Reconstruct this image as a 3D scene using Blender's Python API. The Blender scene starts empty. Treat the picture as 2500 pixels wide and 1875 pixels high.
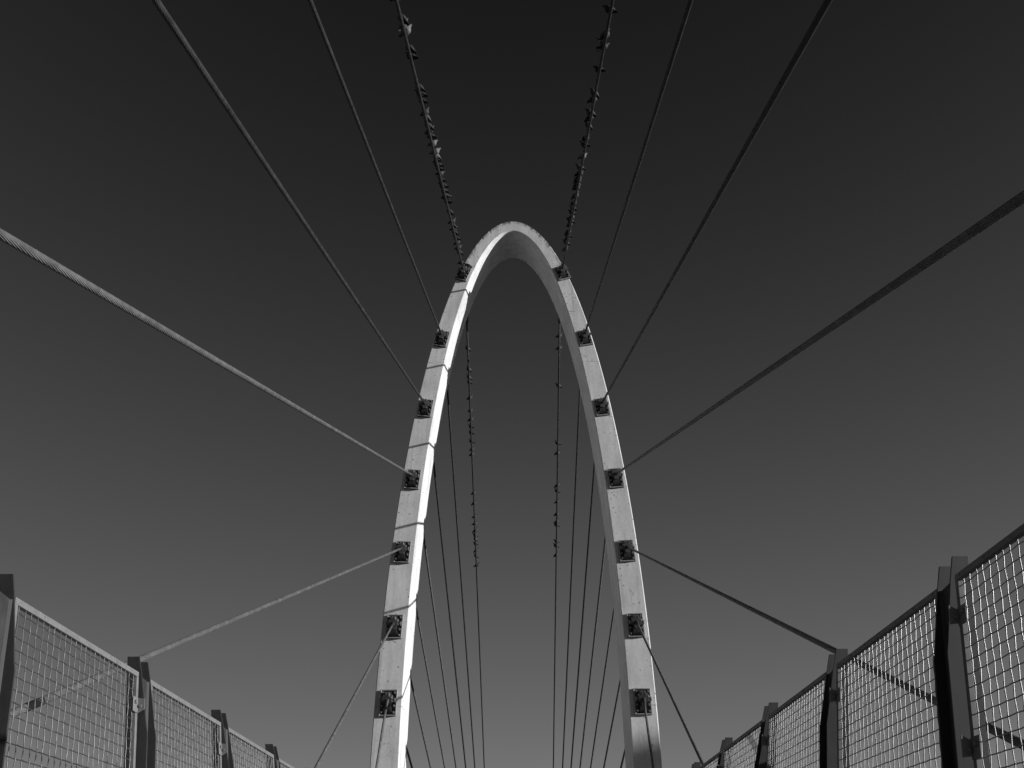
import bpy, bmesh, math, random
from mathutils import Vector, Matrix, noise
random.seed(7)
R = math.radians
PI = math.pi
S = bpy.context.scene
C = S.collection
EZ = 1.6                                   # eye height above the deck

# ------------------------------------------------------------------ helpers
def tag(o, label=None, cat=None, group=None, kind=None):
    if label: o['label'] = label
    if cat: o['category'] = cat
    if group: o['group'] = group
    if kind: o['kind'] = kind
    return o

def empty(name, loc=(0, 0, 0), rot=(0, 0, 0)):
    o = bpy.data.objects.new(name, None)
    o.empty_display_size = .1
    o.location = loc
    o.rotation_euler = rot
    C.objects.link(o)
    return o

def link(name, me, parent=None, loc=(0, 0, 0), rot=(0, 0, 0)):
    o = bpy.data.objects.new(name, me)
    C.objects.link(o)
    o.parent = parent
    o.location = loc
    o.rotation_euler = rot
    return o

def to_mesh(name, bm, m, smooth=False):
    bmesh.ops.recalc_face_normals(bm, faces=bm.faces)
    me = bpy.data.meshes.new(name)
    bm.to_mesh(me)
    bm.free()
    me.materials.append(m)
    if smooth:
        for p in me.polygons:
            p.use_smooth = True
    return me

def add_box(bm, lo, hi, bevel=0.0):
    x0, y0, z0 = lo
    x1, y1, z1 = hi
    vs = [bm.verts.new(v) for v in ((x0, y0, z0), (x1, y0, z0), (x1, y1, z0), (x0, y1, z0),
                                    (x0, y0, z1), (x1, y0, z1), (x1, y1, z1), (x0, y1, z1))]
    fs = [bm.faces.new([vs[i] for i in f]) for f in ((0, 3, 2, 1), (4, 5, 6, 7), (0, 1, 5, 4), (1, 2, 6, 5), (2, 3, 7, 6), (3, 0, 4, 7))]
    if bevel > 0:
        es = list({e for f in fs for e in f.edges})
        bmesh.ops.bevel(bm, geom=es, offset=bevel, segments=1, affect='EDGES')

def add_prism(bm, poly, axis, a, b, bevel=0.0):
    """extrude a polygon (pairs) along an axis; axis 'x': pairs are (y, z); 'y': pairs are (x, z); 'z': (x, y)"""
    def v3(p, t):
        if axis == 'x': return (t, p[0], p[1])
        if axis == 'y': return (p[0], t, p[1])
        return (p[0], p[1], t)
    A = [bm.verts.new(v3(p, a)) for p in poly]
    B = [bm.verts.new(v3(p, b)) for p in poly]
    n = len(poly)
    fs = [bm.faces.new(A), bm.faces.new(B[::-1])]
    for i in range(n):
        fs.append(bm.faces.new((A[i], B[i], B[(i + 1) % n], A[(i + 1) % n])))
    if bevel > 0:
        es = list({e for f in fs for e in f.edges})
        bmesh.ops.bevel(bm, geom=es, offset=bevel, segments=1, affect='EDGES')

def add_tube(bm, p0, p1, r0, r1=None, n=10, caps=True):
    r1 = r0 if r1 is None else r1
    p0, p1 = Vector(p0), Vector(p1)
    d = (p1 - p0).normalized()
    a = d.orthogonal().normalized()
    b = d.cross(a)
    r = [[bm.verts.new(p + (a * math.cos(2 * PI * i / n) + b * math.sin(2 * PI * i / n)) * q) for i in range(n)] for p, q in ((p0, r0), (p1, r1))]
    for i in range(n):
        bm.faces.new((r[0][i], r[0][(i + 1) % n], r[1][(i + 1) % n], r[1][i]))
    if caps:
        bm.faces.new(r[0][::-1])
        bm.faces.new(r[1])

def add_path(bm, pts, r, n=5):
    """a thin round wire along a polyline"""
    rings = []
    d0 = (Vector(pts[-1]) - Vector(pts[0])).normalized()
    a = d0.orthogonal().normalized()
    b = d0.cross(a)
    for p in pts:
        p = Vector(p)
        rings.append([bm.verts.new(p + (a * math.cos(2 * PI * i / n) + b * math.sin(2 * PI * i / n)) * r) for i in range(n)])
    for q in range(len(rings) - 1):
        for i in range(n):
            bm.faces.new((rings[q][i], rings[q][(i + 1) % n], rings[q + 1][(i + 1) % n], rings[q + 1][i]))

def add_loft(bm, rings):
    V = [[bm.verts.new(p) for p in r] for r in rings]
    n = len(V[0])
    for q in range(len(V) - 1):
        for i in range(n):
            bm.faces.new((V[q][i], V[q][(i + 1) % n], V[q + 1][(i + 1) % n], V[q + 1][i]))
    bm.faces.new(V[0][::-1])
    bm.faces.new(V[-1])

# ------------------------------------------------------------------ materials (a black and white world: every colour is a grey)
def new_mat(name):
    m = bpy.data.materials.new(name)
    m.use_nodes = True
    nt = m.node_tree
    return m, nt, nt.nodes['Principled BSDF']

def nd(nt, t, **kw):
    n = nt.nodes.new(t)
    for k, v in kw.items():
        setattr(n, k, v)
    return n

def math_node(nt, op, a, b=None, c=None):
    n = nd(nt, 'ShaderNodeMath', operation=op)
    for i, v in enumerate((a, b, c)):
        if v is None: continue
        if isinstance(v, (int, float)): n.inputs[i].default_value = v
        else: nt.links.new(v, n.inputs[i])
    return n.outputs[0]

def maprange(nt, v, a, b, c, d, smooth=True):
    n = nd(nt, 'ShaderNodeMapRange')
    if smooth: n.interpolation_type = 'SMOOTHSTEP'
    nt.links.new(v, n.inputs[0])
    for i, q in enumerate((a, b, c, d)): n.inputs[i + 1].default_value = q
    return n.outputs[0]

def noise_node(nt, vec, scale, detail=4, rough=.6):
    n = nd(nt, 'ShaderNodeTexNoise')
    n.inputs['Scale'].default_value = scale
    n.inputs['Detail'].default_value = detail
    n.inputs['Roughness'].default_value = rough
    if vec is not None: nt.links.new(vec, n.inputs['Vector'])
    return n.outputs['Fac']

def mapping(nt, vec, scale):
    n = nd(nt, 'ShaderNodeMapping')
    n.inputs['Scale'].default_value = scale
    nt.links.new(vec, n.inputs['Vector'])
    return n.outputs[0]

def grey(nt, v, bs, inp='Base Color'):
    c = nd(nt, 'ShaderNodeCombineColor')
    for i in range(3): nt.links.new(v, c.inputs[i])
    nt.links.new(c.outputs[0], bs.inputs[inp])

def steel(name, base, rough, metallic=0.0, spec=.5, var=.25, scale=9.0, bump=0.0):
    m, nt, bs = new_mat(name)
    co = nd(nt, 'ShaderNodeTexCoord').outputs['Object']
    f = noise_node(nt, co, scale, 5, .65)
    f2 = noise_node(nt, mapping(nt, co, (60, 60, 5)), 1.0, 3, .6)
    f = math_node(nt, 'ADD', math_node(nt, 'MULTIPLY', f, .7), math_node(nt, 'MULTIPLY', f2, .3))
    grey(nt, maprange(nt, f, .3, .7, base * (1 - var), base * (1 + var), False), bs)
    nt.links.new(maprange(nt, f, .3, .7, max(.05, rough - .1), min(1, rough + .1), False), bs.inputs['Roughness'])
    bs.inputs['Metallic'].default_value = metallic
    bs.inputs['Specular IOR Level'].default_value = spec
    if bump:
        b = nd(nt, 'ShaderNodeBump')
        b.inputs['Strength'].default_value = bump
        b.inputs['Distance'].default_value = .002
        nt.links.new(noise_node(nt, co, 220, 2), b.inputs['Height'])
        nt.links.new(b.outputs[0], bs.inputs['Normal'])
    return m

def concrete_arch():
    m, nt, bs = new_mat('arch_concrete')
    tc = nd(nt, 'ShaderNodeTexCoord')
    ob = tc.outputs['Object']
    uv = nd(nt, 'ShaderNodeSeparateXYZ')
    nt.links.new(tc.outputs['UV'], uv.inputs[0])
    u, v = uv.outputs[0], uv.outputs[1]          # u: metres along the arch, v: 0 at the inner edge to 1 at the outer edge
    big = noise_node(nt, ob, .55, 4, .6)
    fine = noise_node(nt, ob, 9, 6, .7)
    streak = noise_node(nt, mapping(nt, ob, (5.5, 5.5, .22)), 1.0, 4, .6)
    base = math_node(nt, 'ADD', math_node(nt, 'MULTIPLY', big, .30), math_node(nt, 'MULTIPLY', fine, .30))
    base = math_node(nt, 'ADD', base, math_node(nt, 'MULTIPLY', streak, .36))
    blot = noise_node(nt, mapping(nt, ob, (2.6, 2.6, .9)), 1.0, 5, .65)
    base = math_node(nt, 'ADD', base, math_node(nt, 'MULTIPLY', blot, .35))
    run = maprange(nt, noise_node(nt, mapping(nt, ob, (4.2, 4.2, .13)), 1.0, 5, .7), .52, .70, 0, .13)
    base = math_node(nt, 'SUBTRACT', math_node(nt, 'SUBTRACT', base, run), .245)
    base = maprange(nt, base, .27, .57, .50, .785, False)
    # small pits in the cast surface
    vo = nd(nt, 'ShaderNodeTexVoronoi')
    vo.inputs['Scale'].default_value = 5.0
    nt.links.new(ob, vo.inputs['Vector'])
    pit = maprange(nt, vo.outputs['Distance'], .09, .20, .34, 1)
    pm = maprange(nt, noise_node(nt, ob, 1.1, 3), .43, .56, 0, 1)
    pit = math_node(nt, 'ADD', math_node(nt, 'MULTIPLY', math_node(nt, 'SUBTRACT', pit, 1.0), pm), 1.0)
    base = math_node(nt, 'MULTIPLY', base, pit)
    # hairline cracks
    vc = nd(nt, 'ShaderNodeTexVoronoi', feature='DISTANCE_TO_EDGE')
    vc.inputs['Scale'].default_value = .55
    wob = nd(nt, 'ShaderNodeVectorMath', operation='ADD')
    nt.links.new(mapping(nt, ob, (1.7, 1.7, .7)), wob.inputs[0])
    ns = nd(nt, 'ShaderNodeTexNoise')
    ns.inputs['Scale'].default_value = 3.5
    nt.links.new(ob, ns.inputs['Vector'])
    nt.links.new(ns.outputs['Color'], wob.inputs[1])
    nt.links.new(wob.outputs[0], vc.inputs['Vector'])
    cr = maprange(nt, vc.outputs['Distance'], .001, .007, .5, 1)
    cm = maprange(nt, noise_node(nt, ob, .8, 3), .52, .60, 0, 1)
    cr = math_node(nt, 'ADD', math_node(nt, 'MULTIPLY', math_node(nt, 'SUBTRACT', cr, 1.0), cm), 1.0)
    base = math_node(nt, 'MULTIPLY', base, cr)
    # lift joints across the legs, broken up
    oz = nd(nt, 'ShaderNodeSeparateXYZ')
    nt.links.new(ob, oz.inputs[0])
    jz = math_node(nt, 'ADD', oz.outputs[2], math_node(nt, 'MULTIPLY', noise_node(nt, ob, 3, 3), .05))
    fr = math_node(nt, 'FRACT', math_node(nt, 'DIVIDE', jz, 2.9))
    j = math_node(nt, 'ABSOLUTE', math_node(nt, 'SUBTRACT', fr, .5))
    jm = maprange(nt, noise_node(nt, ob, 2.2, 4, .7), .40, .58, 1.0, .45)
    jl = maprange(nt, j, .0025, .0055, 0, 1)
    jl = math_node(nt, 'ADD', jm, math_node(nt, 'MULTIPLY', math_node(nt, 'SUBTRACT', 1.0, jm), jl))
    base = math_node(nt, 'MULTIPLY', base, jl)
    # dark runs of dirt below the weathered top edge near the crown
    dr = noise_node(nt, mapping(nt, tc.outputs['UV'], (5.0, .55, 1)), 1.0, 5, .75)
    top = maprange(nt, v, .35, 1.0, 0, 1)
    crown = maprange(nt, math_node(nt, 'ABSOLUTE', u), 2.0, 6.0, 1, 0)
    d = math_node(nt, 'ADD', dr, math_node(nt, 'MULTIPLY', top, .20))
    d = math_node(nt, 'MULTIPLY', math_node(nt, 'MULTIPLY', maprange(nt, d, .58, .80, 0, .9), top), crown)
    base = math_node(nt, 'MULTIPLY', base, math_node(nt, 'SUBTRACT', 1.0, d))
    grey(nt, base, bs)
    bs.inputs['Roughness'].default_value = .85
    bs.inputs['Specular IOR Level'].default_value = .25
    b = nd(nt, 'ShaderNodeBump')
    b.inputs['Strength'].default_value = .35
    b.inputs['Distance'].default_value = .01
    nt.links.new(noise_node(nt, ob, 14, 6, .7), b.inputs['Height'])
    nt.links.new(b.outputs[0], bs.inputs['Normal'])
    return m

def cable_mat(name, lo, hi):
    m, nt, bs = new_mat(name)
    tc = nd(nt, 'ShaderNodeTexCoord')
    sp = nd(nt, 'ShaderNodeSeparateXYZ')
    nt.links.new(tc.outputs['UV'], sp.inputs[0])
    ph = math_node(nt, 'ADD', math_node(nt, 'MULTIPLY', sp.outputs[0], -13.0), math_node(nt, 'MULTIPLY', sp.outputs[1], 16.0))
    w = math_node(nt, 'SINE', math_node(nt, 'MULTIPLY', ph, 2 * PI))
    grime = noise_node(nt, tc.outputs['Object'], 6, 5, .7)
    f = math_node(nt, 'ADD', math_node(nt, 'MULTIPLY', w, .11), grime)
    grey(nt, maprange(nt, f, .25, .75, lo, hi, False), bs)
    bs.inputs['Roughness'].default_value = .42
    bs.inputs['Specular IOR Level'].default_value = .22
    b = nd(nt, 'ShaderNodeBump')
    b.inputs['Strength'].default_value = .8
    b.inputs['Distance'].default_value = .004
    nt.links.new(w, b.inputs['Height'])
    nt.links.new(b.outputs[0], bs.inputs['Normal'])
    return m

def pigeon_mat(name, lo, hi):
    m, nt, bs = new_mat(name)
    at = nd(nt, 'ShaderNodeAttribute', attribute_name='tone')
    co = nd(nt, 'ShaderNodeTexCoord').outputs['Object']
    f = math_node(nt, 'ADD', at.outputs['Fac'], math_node(nt, 'MULTIPLY', math_node(nt, 'SUBTRACT', noise_node(nt, co, 70, 3), .5), .5))
    grey(nt, maprange(nt, f, 0, 1, lo, hi, False), bs)
    bs.inputs['Roughness'].default_value = .7
    bs.inputs['Specular IOR Level'].default_value = .3
    return m

def plain(name, base, rough=.8, scale=3.0, var=.25):
    return steel(name, base, rough, 0.0, .3, var, scale)

M_ARCH = concrete_arch()
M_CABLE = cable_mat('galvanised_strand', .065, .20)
M_CABLE_SHADED = cable_mat('shaded_strand', .02, .08)  # same strand with shade put into its colour, for the upper cables
M_POST = steel('painted_post_steel', .042, .62, .1, .35, .3, 7, .15)
M_FRAME = steel('painted_frame_steel', .19, .55, .1, .3, .25, 12)
M_WIRE = steel('galvanised_wire', .30, .37, .9, .5, .35, 30)
M_ANCH = steel('anchor_steel', .045, .5, .1, .4, .4, 8)
M_PLATE = steel('anchor_plate_steel', .06, .55, .2, .4, .4, 8)
M_YOKE = steel('cast_yoke_steel', .12, .5, .3, .4, .35, 8)
M_RIM = steel('lit_rim_steel', .34, .5, .3, .4, .35, 12)  # sunlit edge brightness put into the rim's colour
M_BOLT = steel('bolt_steel', .32, .4, .5, .5, .3, 30)
M_SOCK = steel('cast_socket_steel', .26, .45, .4, .5, .3, 14)
M_BAND = plain('matte_black', .008, .9)
M_DECK = plain('deck_concrete', .16)
M_GIRDER = steel('girder_steel', .10, .55, .2)
M_EARTH = plain('dry_earth', .065, .95, .05, .3)
M_WALL = plain('plaster_wall', .32, .9, .4)
M_ROOF = plain('roof_felt', .10, .9, .4)
M_GLASS = steel('window_glass', .03, .12, 0, .6, .1)

# ------------------------------------------------------------------ camera
cam = bpy.data.cameras.new('camera')
co = bpy.data.objects.new('camera', cam)
C.objects.link(co)
S.camera = co
cam.sensor_width = 36
cam.lens = 1878 / 2500 * 36
cam.clip_start = .05
cam.clip_end = 5000
p_, y_, r_ = R(34.05915), R(-.13259), R(-.28249)
fwd = Vector((math.sin(y_) * math.cos(p_), math.cos(y_) * math.cos(p_), math.sin(p_)))
rt0 = Vector((math.cos(y_), -math.sin(y_), 0))
up0 = rt0.cross(fwd)
rt = rt0 * math.cos(r_) + up0 * math.sin(r_)
up = up0 * math.cos(r_) - rt0 * math.sin(r_)
mw = Matrix((rt, up, -fwd)).transposed().to_4x4()
mw.translation = Vector((0, 0, EZ))
co.matrix_world = mw

# ------------------------------------------------------------------ light
SUN_AZ, SUN_EL = 14.2, 8.7                    # azimuth from +X towards -Y
sun = bpy.data.lights.new('sun', 'SUN')
sun.energy = 4.9
sun.angle = R(.53)
sun.color = (1, 1, 1)
so = bpy.data.objects.new('sun', sun)
C.objects.link(so)
sd = Vector((math.cos(R(SUN_EL)) * math.cos(R(SUN_AZ)), -math.cos(R(SUN_EL)) * math.sin(R(SUN_AZ)), math.sin(R(SUN_EL))))
so.rotation_euler = sd.to_track_quat('Z', 'Y').to_euler()

W = bpy.data.worlds.new('World')
S.world = W
W.use_nodes = True
nt = W.node_tree
bg = nt.nodes['Background']
sk = nt.nodes.new('ShaderNodeTexSky')
sk.sky_type = 'NISHITA'
sk.sun_disc = False
sk.sun_elevation = R(SUN_EL)
sk.sun_rotation = R(90 + SUN_AZ)
sk.air_density = 1
sk.dust_density = .3
sk.ozone_density = 1
# black and white film behind a red filter: a clear sky falls from pale at the horizon to almost black overhead,
# and only the red of the glow round the sun is kept
tcw = nt.nodes.new('ShaderNodeTexCoord')
sxyz = nt.nodes.new('ShaderNodeSeparateXYZ')
nt.links.new(tcw.outputs['Generated'], sxyz.inputs[0])
el = math_node(nt, 'MULTIPLY', math_node(nt, 'ARCSINE', math_node(nt, 'MAXIMUM', sxyz.outputs[2], 0.0)), 180 / PI)
sky_v = math_node(nt, 'MULTIPLY', math_node(nt, 'POWER', 2.718282, math_node(nt, 'MULTIPLY', el, -.055)), 2.24)
sky_v = math_node(nt, 'ADD', sky_v, math_node(nt, 'MULTIPLY', math_node(nt, 'POWER', 2.718282, math_node(nt, 'MULTIPLY', el, -.45)), 3.0))
sky_v = math_node(nt, 'ADD', sky_v, .015)
sep = nt.nodes.new('ShaderNodeSeparateColor')
nt.links.new(sk.outputs[0], sep.inputs[0])
glow = math_node(nt, 'MULTIPLY', math_node(nt, 'MAXIMUM', math_node(nt, 'SUBTRACT', sep.outputs[0], 6.0), 0.0), .4)
v = math_node(nt, 'ADD', sky_v, glow)
cmb = nt.nodes.new('ShaderNodeCombineColor')
for i in range(3): nt.links.new(v, cmb.inputs[i])
nt.links.new(cmb.outputs[0], bg.inputs[0])
bg.inputs[1].default_value = .1
S.view_settings.view_transform = 'Standard'
S.view_settings.look = 'None'
S.view_settings.exposure = .10
S.view_settings.gamma = 1

# ------------------------------------------------------------------ the arch
D0, D1 = 28.0, 30.0
AO, ZO, BO = 4.845, 6.5, 22.52                 # outer ellipse (heights from the eye)
AI, ZI, BI = 3.90, 7.0, 21.31                  # inner ellipse
def ell(a, zc, b, t): return (-a * math.cos(t), zc + b * math.sin(t))
def build_arch():
    bm = bmesh.new()
    uvl = bm.loops.layers.uv.new('UVMap')
    N = 260
    t0 = -R(46)
    ch = .035
    rings, us = [], []
    L = 0
    prev = None
    for i in range(N + 1):
        t = t0 + (PI - 2 * t0) * i / N
        xo, zo = ell(AO, ZO, BO, t)
        xi, zi = ell(AI, ZI, BI, t)
        o, n = Vector((xo, 0, zo + EZ)), Vector((xi, 0, zi + EZ))
        d = (n - o).normalized()
        c = (o + n) / 2
        if prev is not None: L += (c - prev).length
        prev = c
        Y0, Y1 = Vector((0, D0, 0)), Vector((0, D1, 0))
        e = Vector((0, ch, 0))
        rings.append([bm.verts.new(q) for q in (o + Y0 + d * ch, n + Y0 - d * ch, n + Y0 + e, n + Y1 - e, n + Y1 - d * ch, o + Y1 + d * ch, o + Y1 - e, o + Y0 + e)])
        us.append(L)
    vv = [.96, .04, 0, 0, .04, .96, 1, 1]
    for i in range(N):
        for k in range(8):
            k2 = (k + 1) % 8
            f = bm.faces.new((rings[i][k], rings[i][k2], rings[i + 1][k2], rings[i + 1][k]))
            for lp, (u, w) in zip(f.loops, ((us[i], vv[k]), (us[i], vv[k2]), (us[i + 1], vv[k2]), (us[i + 1], vv[k]))):
                lp[uvl].uv = (u - L / 2, w)
    bm.faces.new(rings[0])
    bm.faces.new(rings[-1][::-1])
    return to_mesh('bridge_arch', bm, M_ARCH)
tag(link('bridge_arch', build_arch()), 'tall pale concrete arch straddling the footbridge, with cables fixed to both legs', 'arch')

# ------------------------------------------------------------------ cable anchors
AZ = [25.383, 21.407, 17.666, 14.261, 11.163, 8.332, 5.730]
AX = [2.398, 3.261, 3.784, 4.100, 4.280, 4.360, 4.354]
ORD = ['topmost', 'second', 'third', 'fourth', 'fifth', 'sixth', 'seventh']
PIN = Vector((0, -.37, .03))

def me_plate():
    bm = bmesh.new()
    add_box(bm, (-.295, -.055, -.425), (.295, 0, .425), .006)
    return to_mesh('base_plate', bm, M_PLATE)
def me_rim():
    # raised rim round the plate
    bm = bmesh.new()
    for lo, hi in (((-.295, -.11, -.425), (-.255, -.0565, .425)), ((.255, -.11, -.425), (.295, -.0565, .425)),
                   ((-.2535, -.11, -.425), (.2535, -.0565, -.39)), ((-.2535, -.11, .39), (.2535, -.0565, .425))):
        add_box(bm, lo, hi, .004)
    return to_mesh('rim', bm, M_RIM)
def me_bolt():
    bm = bmesh.new()
    add_tube(bm, (0, 0, 0), (0, -.055, 0), .042, n=6)
    add_tube(bm, (0, -.055, 0), (0, -.15, 0), .022, n=8)
    return to_mesh('bolt', bm, M_BOLT)
def me_pedestal():
    # tapering column standing out of the plate under the yoke
    bm = bmesh.new()
    rg = []
    for z, x, y0, y1 in ((-.36, .135, -.057, -.12), (-.30, .132, -.057, -.20), (-.12, .108, -.057, -.30), (-.02, .095, -.057, -.34), (.14, .092, -.057, -.33), (.26, .092, -.057, -.25), (.34, .092, -.057, -.18)):
        rg.append([(-x, y0, z), (x, y0, z), (x, y1, z), (-x, y1, z)])
    add_loft(bm, rg)
    return to_mesh('pedestal', bm, M_ANCH)
def me_yoke():
    # cross shaped casting that the strand runs into
    bm = bmesh.new()
    add_prism(bm, [(-.07, -.21), (.07, -.21), (.085, -.10), (.15, -.115), (.20, -.05), (.135, .0), (.19, .06), (.15, .115), (.08, .10), (.075, .20), (.03, .21), (.03, .15), (-.03, .15), (-.03, .21), (-.075, .20), (-.08, .10), (-.15, .115), (-.19, .06), (-.135, .0), (-.20, -.05), (-.15, -.115), (-.085, -.10)], 'y', -.05, .15, .008)
    return to_mesh('yoke', bm, M_YOKE)
def me_pin():
    bm = bmesh.new()
    add_tube(bm, (-.275, 0, 0), (.275, 0, 0), .045, n=14)
    for s in (-1, 1):
        add_tube(bm, (s * .236, 0, 0), (s * .262, 0, 0), .075, n=16)
    return to_mesh('pin', bm, M_SOCK)
def me_socket():
    # local +Z runs along the cable, away from the yoke
    bm = bmesh.new()
    add_tube(bm, (0, 0, -.04), (0, 0, .055), .092, .088, 22)
    add_tube(bm, (0, 0, .055), (0, 0, .10), .070, .064, 22)
    add_tube(bm, (0, 0, .10), (0, 0, .30), .054, .0495, 22)
    return to_mesh('socket', bm, M_ANCH)
def me_sleeve():
    bm = bmesh.new()
    add_tube(bm, (0, 0, -.06), (0, 0, .12), .07, .085, 22)
    add_tube(bm, (0, 0, .12), (0, 0, .95), .085, .092, 22)
    add_tube(bm, (0, 0, .95), (0, 0, 1.02), .092, .05, 22)
    return to_mesh('socket', bm, M_ANCH)
MSL = me_sleeve()
MRM = me_rim()
MP, MB_, MG, MN, MS, MY = me_plate(), me_bolt(), me_pedestal(), me_pin(), me_socket(), me_yoke()
BOLTS = [(-.205, -.32), (-.205, -.11), (-.205, .11), (-.205, .32), (.205, -.32), (.205, -.11), (.205, .11), (.205, .32)]

def tangent_angle(z):
    t = math.asin(max(-1, min(1, (z - ZO) / BO)))
    dx, dz = AO * math.sin(t), BO * math.cos(t)
    return math.atan2(dx, dz)                       # lean of the leg from upright, towards the centre

TILT = [20, 21, 21, 22, 25, 31, 60]
def anchor(k, s, back):
    y = D1 if back else D0
    side = 'left' if s < 0 else 'right'
    ro = empty('cable_anchor', (s * AX[k], y, AZ[k] + EZ), (0, 0, PI if back else 0))
    face = 'back' if back else 'front'
    tag(ro, f'bolted steel cable anchor on the {face} of the {side} arch leg, {ORD[k]} from the crown', 'cable anchor', f'cable anchors on the {face} of the arch')
    if k == 0: ro['label'] = f'bolted steel cable anchor on the {face} of the {side} arch leg, nearest the crown'
    a = tangent_angle(AZ[k]) * (1 if s < 0 else -1) * (-1 if back else 1)
    pl = link('base_plate', MP, ro, rot=(0, a, 0))
    link('rim', MRM, pl)
    for bx, bz in BOLTS:
        link('bolt', MB_, pl, (bx, -.056, bz))
    link('pedestal', MG, ro, rot=(0, a * .5, 0))
    link('yoke', MY, ro, PIN + Vector((0, -.02, 0)), (R(min(TILT[k], 34) * (.5 if back else 1)), 0, 0))
    link('pin', MN, ro, PIN + Vector((0, .06, .0)))
    return ro

# ------------------------------------------------------------------ stay cables
FY = {-1: [-45.1, -33.1, -22.03, -10.91, 1.05, 13.34, 26.16], 1: [-54.14, -36.93, -23.1, -10.9, 1.2, 12.54, 23.58]}
BY = {-1: [85.6, 74.45, 66.87, 60.71, 54.66, 48.76, 41.92], 1: [76.9, 68.89, 63.78, 59.03, 54.34, 49.09, 43.39]}
FX, BX = {-1: 4.7, 1: 4.0}, {-1: 2.4, 1: 2.8}
CABLE = {}

def cable_mesh(length, r, m, n=28):
    bm = bmesh.new()
    uvl = bm.loops.layers.uv.new('UVMap')
    seg = 16
    rg = [[bm.verts.new((r * math.cos(2 * PI * i / n), r * math.sin(2 * PI * i / n), .25 + (length - .25) * j / seg)) for i in range(n)] for j in range(seg + 1)]
    for j in range(seg):
        for i in range(n):
            f = bm.faces.new((rg[j][i], rg[j][(i + 1) % n], rg[j + 1][(i + 1) % n], rg[j + 1][i]))
            for lp, (a, b) in zip(f.loops, ((j, i), (j, i + 1), (j + 1, i + 1), (j + 1, i))):
                lp[uvl].uv = (length * a / seg, b / n)
    bm.faces.new(rg[0][::-1])
    bm.faces.new(rg[-1])
    return to_mesh('strand', bm, m, True)

def stay(k, s, back):
    side = 'left' if s < 0 else 'right'
    if back:
        P = Vector((s * AX[k], D1 - PIN.y, AZ[k] + EZ + PIN.z))
        Q = Vector((s * BX[s], BY[s][k], 0))
        lab = f'thin {side} stay cable seen through the arch opening, {ORD[k]} from the crown'
        if k == 0: lab = f'thin {side} stay cable inside the arch opening, dotted with small pigeons'
        grp = 'stay cables behind the arch'
    else:
        P = Vector((s * AX[k], D0 + PIN.y, AZ[k] + EZ + PIN.z))
        Q = Vector((s * FX[s], FY[s][k], -.05))
        lab = [f'steel stay cable from the crown on the {side}, crowded with perched pigeons',
               f'bare stay cable next outside the {side} pigeon cable, leaving the top edge',
               f'thick stay cable on the {side}, third below the crown, leaving the top edge',
               f'thickest stay cable on the {side}, running out through the {side} edge of the photo',
               f'stay cable on the {side} sloping down behind the mesh fence, fifth from the crown',
               f'short steep stay cable on the {side} falling to the low end of the fence',
               f'lowest stay cable on the {side}, dropping close against the arch leg'][k]
        grp = 'stay cables in front of the arch'
    d = (Q - P)
    L = d.length
    d.normalize()
    # roll the fork so that its arms stand either side of the anchor's gussets
    zax = d
    xax = Vector((1, 0, 0))
    xax = (xax - zax * xax.dot(zax)).normalized()
    yax = zax.cross(xax)
    mt = Matrix((xax, yax, zax)).transposed().to_4x4()
    ro = empty('stay_cable', P, mt.to_euler())
    tag(ro, lab, 'cable', grp)
    link('strand', cable_mesh(L, .046 if k < 4 else .040, M_CABLE_SHADED if k < 3 else M_CABLE), ro)
    link('socket', MSL if back else MS, ro)
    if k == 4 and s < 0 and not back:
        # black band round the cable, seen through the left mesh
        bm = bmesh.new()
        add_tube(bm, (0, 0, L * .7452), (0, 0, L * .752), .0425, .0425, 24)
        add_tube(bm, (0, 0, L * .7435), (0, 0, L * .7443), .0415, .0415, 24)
        link('dark_band', to_mesh('dark_band', bm, M_BAND), ro)
    CABLE[(k, s, back)] = (P, Q)
for back in (False, True):
    for s in (-1, 1):
        for k in range(7):
            anchor(k, s, back)
            stay(k, s, back)

# ------------------------------------------------------------------ the fences
LEAN = math.atan(.228)
CELL = .0652
PL = 1.630                                     # panel length
PH = 2.92                                      # panel height along its lean
def me_frame():
    bm = bmesh.new()
    h, w = PL / 2, .0135
    add_box(bm, (-w, -h, -.036), (w, h, 0), .002)
    add_box(bm, (-w, -h, -PH), (w, h, -PH + .036), .002)
    add_box(bm, (-w, -h, -PH + .0365), (w, -h + .030, -.0365), .002)
    add_box(bm, (-w, h - .030, -PH + .0365), (w, h, -.0365), .002)
    # rivets on both faces of the flat bar
    for sx in (-1, 1):
        pts = [(-h + .05 + i * (PL - .1) / 6, -.018) for i in range(7)]
        pts += [(q, -.14 - i * .27) for q in (-h + .015, h - .015) for i in range(10)]
        for y, z in pts:
            add_tube(bm, (sx * w, y, z), (sx * (w + .005), y, z), .0075, .004, 8)
    return to_mesh('frame', bm, M_FRAME)
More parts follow.
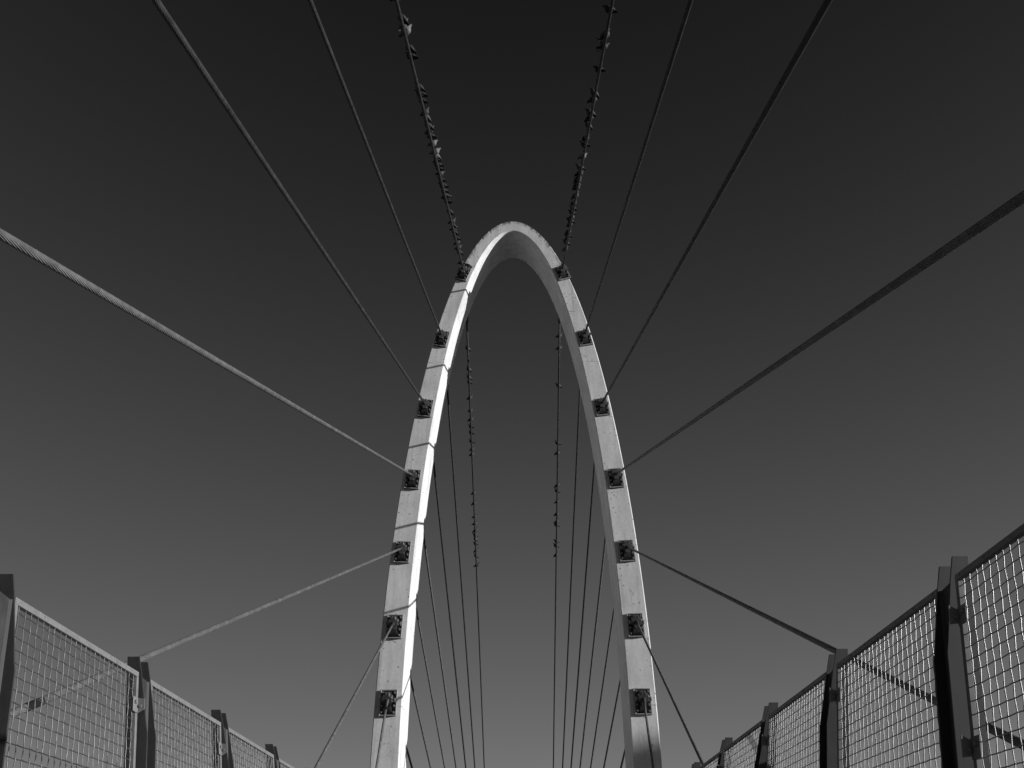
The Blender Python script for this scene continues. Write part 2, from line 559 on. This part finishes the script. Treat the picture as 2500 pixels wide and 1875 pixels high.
def me_wire():
    bm = bmesh.new()
    r, a = .0029, .0022
    ny = 24
    ys = [(i - (ny - 1) / 2) * CELL for i in range(ny)]
    nz = int((PH - .06) / CELL)
    zs = [-.034 - CELL * .55 - j * CELL for j in range(nz)]
    rnd = random.Random(3)
    def crimp(i, j): return a if (i + j) % 2 else -a
    for i, y in enumerate(ys):
        jy = rnd.uniform(-.003, .003)
        pts = [(0, y + jy, -.03)]
        for j, z in enumerate(zs):
            pts.append((crimp(i, j), y + jy + rnd.uniform(-.0012, .0012), z))
        pts.append((0, y + jy, -PH + .03))
        add_path(bm, pts, r, 6)
    for j, z in enumerate(zs):
        jz = rnd.uniform(-.0025, .0025)
        pts = [(0, -PL / 2 + .02, z + jz)]
        for i, y in enumerate(ys):
            pts.append((-crimp(i, j), y, z + jz))
        pts.append((0, PL / 2 - .02, z + jz))
        add_path(bm, pts, r, 6)
    return to_mesh('wire_mesh', bm, M_WIRE, True)
def me_clip(sg):
    bm = bmesh.new()
    add_box(bm, (sg * .0145 if sg > 0 else sg * .0145 - .006, -.035, -.05), (sg * .0145 + .006 if sg > 0 else sg * .0145, .05, .05), .002)
    x0 = sg * .0205
    add_prism(bm, [(x0 if sg > 0 else x0 - .045, -.05), (x0 + .045 if sg > 0 else x0, -.035), (x0 + .045 if sg > 0 else x0, .035), (x0 if sg > 0 else x0 - .045, .05)], 'y', .038, .046)
    add_tube(bm, (sg * .0205, -.012, .012), (sg * .034, -.012, .012), .013, n=6)
    add_tube(bm, (sg * .04, .038, -.01), (sg * .04, .026, -.01), .011, n=6)
    return to_mesh('clip', bm, M_FRAME)
def me_flange(sg):
    bm = bmesh.new()
    # u is inward positive; sg turns it into local x
    pl = [(-.083, .121 + .083 * math.tan(LEAN)), (.002, .121), (.022, -.015), (.064, -.37), (.072, -.42), (.072, -3.05), (-.074, -3.05), (-.076, -.4)]
    add_prism(bm, [(sg * u, v) for u, v in pl], 'y', 0, .012, .0015)
    return to_mesh('flange_plate', bm, M_POST)
def me_web(sg):
    bm = bmesh.new()
    add_prism(bm, [(.0125, -.012), (.1525, -.028), (.1525, -3.05), (.0125, -3.05)], 'x', -.006, .006)
    # weld fillet against the far plate
    add_prism(bm, [(sg * .0065, .1515), (sg * .0065, .136), (sg * .018, .1515)], 'z', -3.05, -.03)
    return to_mesh('web_plate', bm, M_POST)
MF, MW = me_frame(), me_wire()
MFL = {s: me_flange(s) for s in (1, -1)}
MWB = {s: me_web(s) for s in (1, -1)}
MCL = {s: me_clip(s) for s in (1, -1)}
# rail line of each side: x and height of the panel's top edge
SIDE = {-1: (-2.707, 1.384 + EZ, 5.730, 1.845), 1: (2.372, 1.450 + EZ, 4.030, 1.844)}
NUM = ['nearest', 'second', 'third', 'fourth', 'fifth', 'sixth', 'seventh', 'eighth']
def post(s, y, lab):
    x, z, _, _ = SIDE[s]
    ro = empty('fence_post', (x, y, z), (0, s * LEAN, 0))
    sg = -s
    tag(ro, lab, 'fence post', 'leaning fence posts along the deck edges')
    link('flange_plate', MFL[sg], ro)
    link('flange_plate', MFL[sg], ro, (0, .165 - .012, 0))
    link('web_plate', MWB[sg], ro)
def panel(s, yc, lab):
    x, z, _, _ = SIDE[s]
    ro = empty('mesh_panel', (x, yc, z), (0, s * LEAN, 0))
    tag(ro, lab, 'fence panel', 'woven wire fence panels')
    link('frame', MF, ro)
    link('wire_mesh', MW, ro)
    for i in range(4):
        link('clip', MCL[-s], ro, (0, PL / 2 - .055, -.235 - i * .64))
SN = {-1: 'left', 1: 'right'}
for s in (-1, 1):
    x, z, y0, dy = SIDE[s]
    if s < 0: y0 -= dy
    for k in range(6):
        y = y0 + k * dy
        lab = f'leaning twin-plate steel fence post on the {SN[s]}, {NUM[k]} to the viewer'
        if s < 0 and k == 0: lab = 'leaning twin-plate steel fence post cut off by the left edge of the photo'
        post(s, y, lab)
        if k < 5:
            kk = k if s < 0 else k + 1
            panel(s, y + .165 + (dy - .165) / 2, f'woven wire mesh fence panel on the {SN[s]}, {NUM[kk]} to the viewer')
    if s > 0:
        post(s, y0 - dy, 'leaning twin-plate steel fence post on the right, just beside the viewer')
        panel(s, y0 - dy + .165 + (dy - .165) / 2, 'large woven wire mesh fence panel cut off by the right edge of the photo')

# ------------------------------------------------------------------ pigeons
def me_pigeon(name, pose, mat, toneset):
    """nose along +X, feet at the origin, one continuous skin"""
    bm = bmesh.new()
    prof = [(-.205, .004, .030, .005), (-.15, .006, .031, .009), (-.105, .008, .036, .024), (-.06, .004, .056, .046), (-.01, -.002, .068, .060),
            (.04, 0, .066, .062), (.08, .016, .050, .052), (.104, .045, .032, .036), (.118, .075, .026, .027), (.134, .092, .0255, .0255),
            (.152, .096, .020, .020), (.166, .093, .010, .010), (.188, .086, .005, .005)]
    if pose == 'hunched':
        prof = [(-.205, .004, .030, .005), (-.15, .006, .031, .009), (-.105, .008, .038, .026), (-.06, .004, .060, .052), (-.01, 0, .074, .066),
                (.04, .004, .070, .066), (.075, .018, .052, .054), (.095, .040, .035, .038), (.112, .058, .028, .029), (.130, .066, .026, .026),
                (.147, .066, .019, .019), (.160, .062, .010, .010), (.180, .054, .005, .005)]
    n = 14
    add_loft(bm, [[(x + .02, 1.25 * ry * math.cos(2 * PI * i / n), z + 1.2 * rz * math.sin(2 * PI * i / n)) for i in range(n)] for x, z, ry, rz in prof])
    if pose == 'flapping':
        for s in (-1, 1):
            rg = []
            for q in range(6):
                f = q / 5
                w = (.15, .17, .165, .14, .10, .03)[q]
                cx = (.03, .015, -.01, -.05, -.10, -.16)[q]
                c = Vector((cx, s * (.045 + .17 * f), .03 + .15 * f))
                rg.append([(c.x + w / 2 * math.cos(2 * PI * i / 10), c.y, c.z + .007 * math.sin(2 * PI * i / 10)) for i in range(10)])
            add_loft(bm, rg)
    else:
        for s in (-1, 1):
            rg = []
            for x, y, z, ry, rz in ((.075, .040, .012, .012, .022), (.045, .064, .012, .018, .044), (0, .070, .008, .018, .052), (-.06, .058, .010, .016, .044),
                                    (-.11, .036, .014, .011, .022), (-.14, .026, .017, .009, .012), (-.160, .022, .018, .006, .006)):
                rg.append([(x, s * (y + ry * math.cos(2 * PI * i / 10)), z + rz * math.sin(2 * PI * i / 10)) for i in range(10)])
            add_loft(bm, rg)
    # pitch the body, then stand it on its legs
    pitch = {'alert': 26, 'hunched': 18, 'flapping': 12}[pose]
    bmesh.ops.rotate(bm, verts=bm.verts, cent=(0, 0, 0), matrix=Matrix.Rotation(-R(pitch), 3, 'Y'))
    bmesh.ops.translate(bm, verts=bm.verts, vec=(0, 0, .108))
    for s in (-1, 1):
        add_tube(bm, (-.005, s * .026, .07), (.012, s * .024, .006), .011, .0062, 7)
        for a in (-.5, 0, .5, PI):
            L = .03 if a != PI else .018
            add_tube(bm, (.012, s * .024, .006), (.012 + L * math.cos(a), s * .024 + L * math.sin(a), .004), .0055, .004, 6)
    me = to_mesh(name, bm, mat)
    tmp = link(name, me)
    md = tmp.modifiers.new('skin', 'REMESH')
    md.mode = 'VOXEL'
    md.voxel_size = .0062
    md2 = tmp.modifiers.new('soft', 'SMOOTH')
    md2.iterations = 2
    dg = bpy.context.evaluated_depsgraph_get()
    out = bpy.data.meshes.new_from_object(tmp.evaluated_get(dg))
    bpy.data.objects.remove(tmp)
    bpy.data.meshes.remove(me)
    out.name = name
    if not out.materials: out.materials.append(mat)
    at = out.attributes.new('tone', 'FLOAT', 'POINT')
    inv = Matrix.Rotation(R(pitch), 3, 'Y')
    body, wing, tail, neck, bar = toneset
    for i, v in enumerate(out.vertices):
        q = inv @ (v.co - Vector((0, 0, .108)))
        t = body
        if q.x < -.175: t = tail
        elif q.x < -.10 and abs(q.y) < .02 and q.z < .0: t = body
        elif abs(q.y) > .040 and q.x < .07:
            t = wing
            if -.075 < q.x < -.05 or -.125 < q.x < -.10: t = bar
        elif q.x > .085: t = neck
        if v.co.z < .045 and abs(q.y) < .05: t = .45
        at.data[i].value = t
    for p in out.polygons: p.use_smooth = True
    return out
M_PD = pigeon_mat('dark_feathers', .008, .032)
M_PG = pigeon_mat('grey_feathers', .010, .085)
M_PP = pigeon_mat('pale_feathers', .02, .17)
PIG = {}
for nm, mt_, ts in (('dark', M_PD, (.45, .55, .15, .25, .1)), ('grey', M_PG, (.55, .75, .15, .25, .1)), ('pale', M_PP, (.8, .75, .35, .7, .45))):
    for ps in ('alert', 'hunched'):
        PIG[(nm, ps)] = me_pigeon('pigeon', ps, mt_, ts)
PIG[('dark', 'flapping')] = me_pigeon('pigeon', 'flapping', M_PD, (.45, .55, .15, .25, .1))

def cam_y(P):
    d = P - Vector((0, 0, EZ))
    return 937.5 - 1878 * d.dot(up) / d.dot(fwd)
def at_row(key, y):
    P, Q = CABLE[key]
    lo, hi = 0.0, .96
    # only the stretch in front of the lens
    best = min((abs(cam_y(P.lerp(Q, i / 2000)) - y), i / 2000) for i in range(1900) if (P.lerp(Q, i / 2000) - Vector((0, 0, EZ))).dot(fwd) > 2)
    return P.lerp(Q, best[1]), (Q - P).normalized()
ONES = ['zeroth', 'first', 'second', 'third', 'fourth', 'fifth', 'sixth', 'seventh', 'eighth', 'ninth', 'tenth', 'eleventh', 'twelfth', 'thirteenth',
        'fourteenth', 'fifteenth', 'sixteenth', 'seventeenth', 'eighteenth', 'nineteenth', 'twentieth']
def ordinal(n):
    if n <= 20: return ONES[n]
    return {2: 'twenty', 3: 'thirty', 4: 'forty'}[n // 10] + '-' + ONES[n % 10] if n % 10 else {3: 'thirtieth', 4: 'fortieth'}[n // 10]
rp = random.Random(11)
def flock(key, rows, where, grp):
    rows = sorted(rows, key=lambda r: -r[0] if not key[2] else r[0])     # counted outwards from the arch crown
    for n, (y, tail, tone) in enumerate(rows, 1):
        P, d = at_row(key, y)
        pose = rp.choice(('alert', 'hunched', 'alert'))
        if tone == 'f': tone, pose = 'dark', 'flapping'
        else: tone = {'d': 'dark', 'g': 'grey', 'p': 'pale'}[tone]
        upv = (Vector((0, 0, 1)) - d * d.z).normalized()
        # on top of the cable, facing across it: tail to the named side
        yaw = (PI if tail == 'R' else 0) + R(rp.uniform(-22, 22)) + (R(16) if tail == 'R' else R(-16))
        o = link('pigeon', PIG[(tone, pose)], None, P + upv * .036, (0, R(rp.uniform(-5, 5)), yaw))
        sc = rp.uniform(1.08, 1.27)
        o.scale = (sc, sc, sc)
        verb = 'flapping' if pose == 'flapping' else 'perched'
        tag(o, f'{tone} pigeon, tail {"right" if tail == "R" else "left"}, {ordinal(n)} from the arch on the {where}', 'pigeon', grp)
FL = [(1, 'L', 'g'), (55, 'R', 'd'), (71, 'L', 'p'), (87, 'L', 'p'), (127, 'R', 'd'), (148, 'R', 'd'), (222, 'R', 'd'), (238, 'R', 'd'), (255, 'R', 'd'),
      (283, 'L', 'g'), (297, 'R', 'g'), (315, 'R', 'd'), (327, 'L', 'g'), (343, 'R', 'g'), (359, 'L', 'p'), (379, 'L', 'p'), (389, 'R', 'p'), (399, 'R', 'g'),
      (410, 'R', 'd'), (420, 'R', 'd'), (431, 'L', 'g'), (446, 'R', 'd'), (461, 'R', 'd'), (474, 'R', 'g'), (485, 'R', 'g'), (490, 'L', 'd'), (500, 'R', 'd'),
      (525, 'R', 'd'), (548, 'L', 'g'), (557, 'R', 'd'), (565, 'L', 'g'), (575, 'R', 'd'), (589, 'R', 'd'), (599, 'L', 'g'), (611, 'L', 'g'), (623, 'R', 'd')]
FR = [(33, 'R', 'd'), (96, 'L', 'g'), (123, 'L', 'f'), (178, 'R', 'd'), (236, 'R', 'g'), (252, 'L', 'g'), (284, 'R', 'g'), (297, 'L', 'd'), (315, 'R', 'g'),
      (346, 'L', 'd'), (362, 'R', 'd'), (389, 'L', 'p'), (418, 'R', 'g'), (433, 'L', 'd'), (442, 'L', 'g'), (450, 'L', 'd'), (458, 'L', 'g'), (467, 'L', 'd'),
      (486, 'L', 'g'), (504, 'L', 'd'), (516, 'R', 'g'), (526, 'R', 'd'), (538, 'L', 'g'), (547, 'R', 'd'), (555, 'L', 'g'), (574, 'L', 'd'), (583, 'R', 'd'),
      (590, 'L', 'd'), (600, 'R', 'g'), (613, 'L', 'g')]
BL = [(857, 'R', 'g'), (908, 'R', 'g'), (928, 'R', 'g'), (940, 'R', 'g'), (977, 'L', 'g'), (1008, 'L', 'g'), (1031, 'L', 'g'), (1047, 'R', 'd'), (1063, 'R', 'd'),
      (1084, 'R', 'd'), (1103, 'L', 'g'), (1115, 'L', 'g'), (1209, 'L', 'g'), (1235, 'L', 'g'), (1267, 'L', 'g'), (1285, 'L', 'g'), (1302, 'L', 'g'), (1312, 'R', 'g'),
      (1323, 'R', 'g'), (1334, 'R', 'd'), (1350, 'L', 'g'), (1364, 'R', 'g'), (1387, 'L', 'd')]
BR = [(826, 'L', 'g'), (856, 'L', 'g'), (948, 'R', 'g'), (1088, 'R', 'g'), (1112, 'L', 'g'), (1192, 'L', 'g'), (1205, 'R', 'd'), (1231, 'L', 'g'), (1261, 'L', 'g'),
      (1280, 'L', 'g'), (1288, 'R', 'd'), (1328, 'R', 'g'), (1339, 'R', 'd'), (1361, 'L', 'g')]
flock((0, -1, False), FL, 'left front cable', 'pigeons perched on the left front cable')
flock((0, 1, False), FR, 'right front cable', 'pigeons perched on the right front cable')
flock((0, -1, True), BL, 'left rear cable', 'pigeons perched on the left rear cable')
flock((0, 1, True), BR, 'right rear cable', 'pigeons perched on the right rear cable')
P, d = at_row((1, -1, True), 913)
tag(link('pigeon', PIG[('dark', 'hunched')], None, P + Vector((0, 0, .04)), (0, 0, PI)), 'lone dark pigeon half hidden behind the left arch leg', 'pigeon')
# on the topmost left anchor
AT = Vector((-AX[0], D0, AZ[0] + EZ))
for q, (dx, dy, dz, yaw, tone, lab) in enumerate((
        (-.10, -.47, .215, 0, 'dark', 'dark pigeon on the topmost left anchor, tail sticking out to the left'),
        (.26, -.085, .36, 200, 'dark', 'dark pigeon at the outer corner of the topmost left anchor'),
        (.10, -.22, .30, 150, 'grey', 'grey pigeon huddled on the gusset of the topmost left anchor'))):
    tag(link('pigeon', PIG[(tone, 'hunched')], None, AT + Vector((dx, dy, dz)), (0, 0, R(yaw))), lab, 'pigeon', 'pigeons on the anchor by the crown')

# ------------------------------------------------------------------ deck, ground and what shades the foot of the arch
def build_deck():
    bm = bmesh.new()
    add_box(bm, (-2.25, -75, -.28), (1.95, 110, 0))
    for x0, x1 in ((-2.40, -2.252), (1.952, 2.10)):
        add_box(bm, (x0, -75, -.28), (x1, 110, .12))
    return to_mesh('bridge_deck', bm, M_DECK)
deck = tag(link('bridge_deck', build_deck()), 'concrete walkway of the footbridge', None, None, 'structure')
bm = bmesh.new()
for x in (-1.95, 1.65):
    add_box(bm, (x - .18, -75, -1.10), (x + .18, 110, -.283))
if True:
    for y in FY[1][1:]:
        add_prism(bm, [(-.30, -.90), (.30, -.90), (4.75, -.30), (4.75, -.06), (2.42, -.06), (2.42, -.285), (-.30, -.285)], 'y', y - .15, y + .15)
link('bridge_girders', to_mesh('bridge_girders', bm, M_GIRDER))['kind'] = 'structure'
bm = bmesh.new()
for y in FY[-1][1:]:
    add_prism(bm, [(.30, -.90), (-.30, -.90), (-4.75, -.30), (-4.75, -.06), (-2.42, -.06), (-2.42, -.285), (.30, -.285)], 'y', y - .149, y + .149)
link('bridge_girders', to_mesh('bridge_girders', bm, M_GIRDER))['kind'] = 'structure'

bm = bmesh.new()
bmesh.ops.create_grid(bm, x_segments=8, y_segments=8, size=3000, matrix=Matrix.Translation((0, 0, -7.4)))
link('ground', to_mesh('ground', bm, M_EARTH))['kind'] = 'structure'

def building():
    ro = empty('added_shade_building', (108, 14, -7.4))  # unseen building, added to throw shade on the right leg's foot
    tag(ro, 'unseen flat roofed building added to shade the foot of the right arch leg', 'building')
    H = 28.1
    bm = bmesh.new()
    add_box(bm, (-8, -13.5, 0), (14, 13.5, H))
    link('wall', to_mesh('wall', bm, M_WALL), ro)
    bm = bmesh.new()
    add_box(bm, (-8.2, -13.7, H + .003), (14.2, 13.7, H + .5))
    link('roof', to_mesh('roof', bm, M_ROOF), ro)
    bm = bmesh.new()
    add_box(bm, (-8.06, -.7, 0), (-8.003, .7, 1.7))
    mw_ = to_mesh('window', bm, M_GLASS)
    for fl in range(7):
        for i in range(8):
            link('window', mw_, ro, (0, -11.4 + i * 3.2, 1.2 + fl * 3.8))
building()
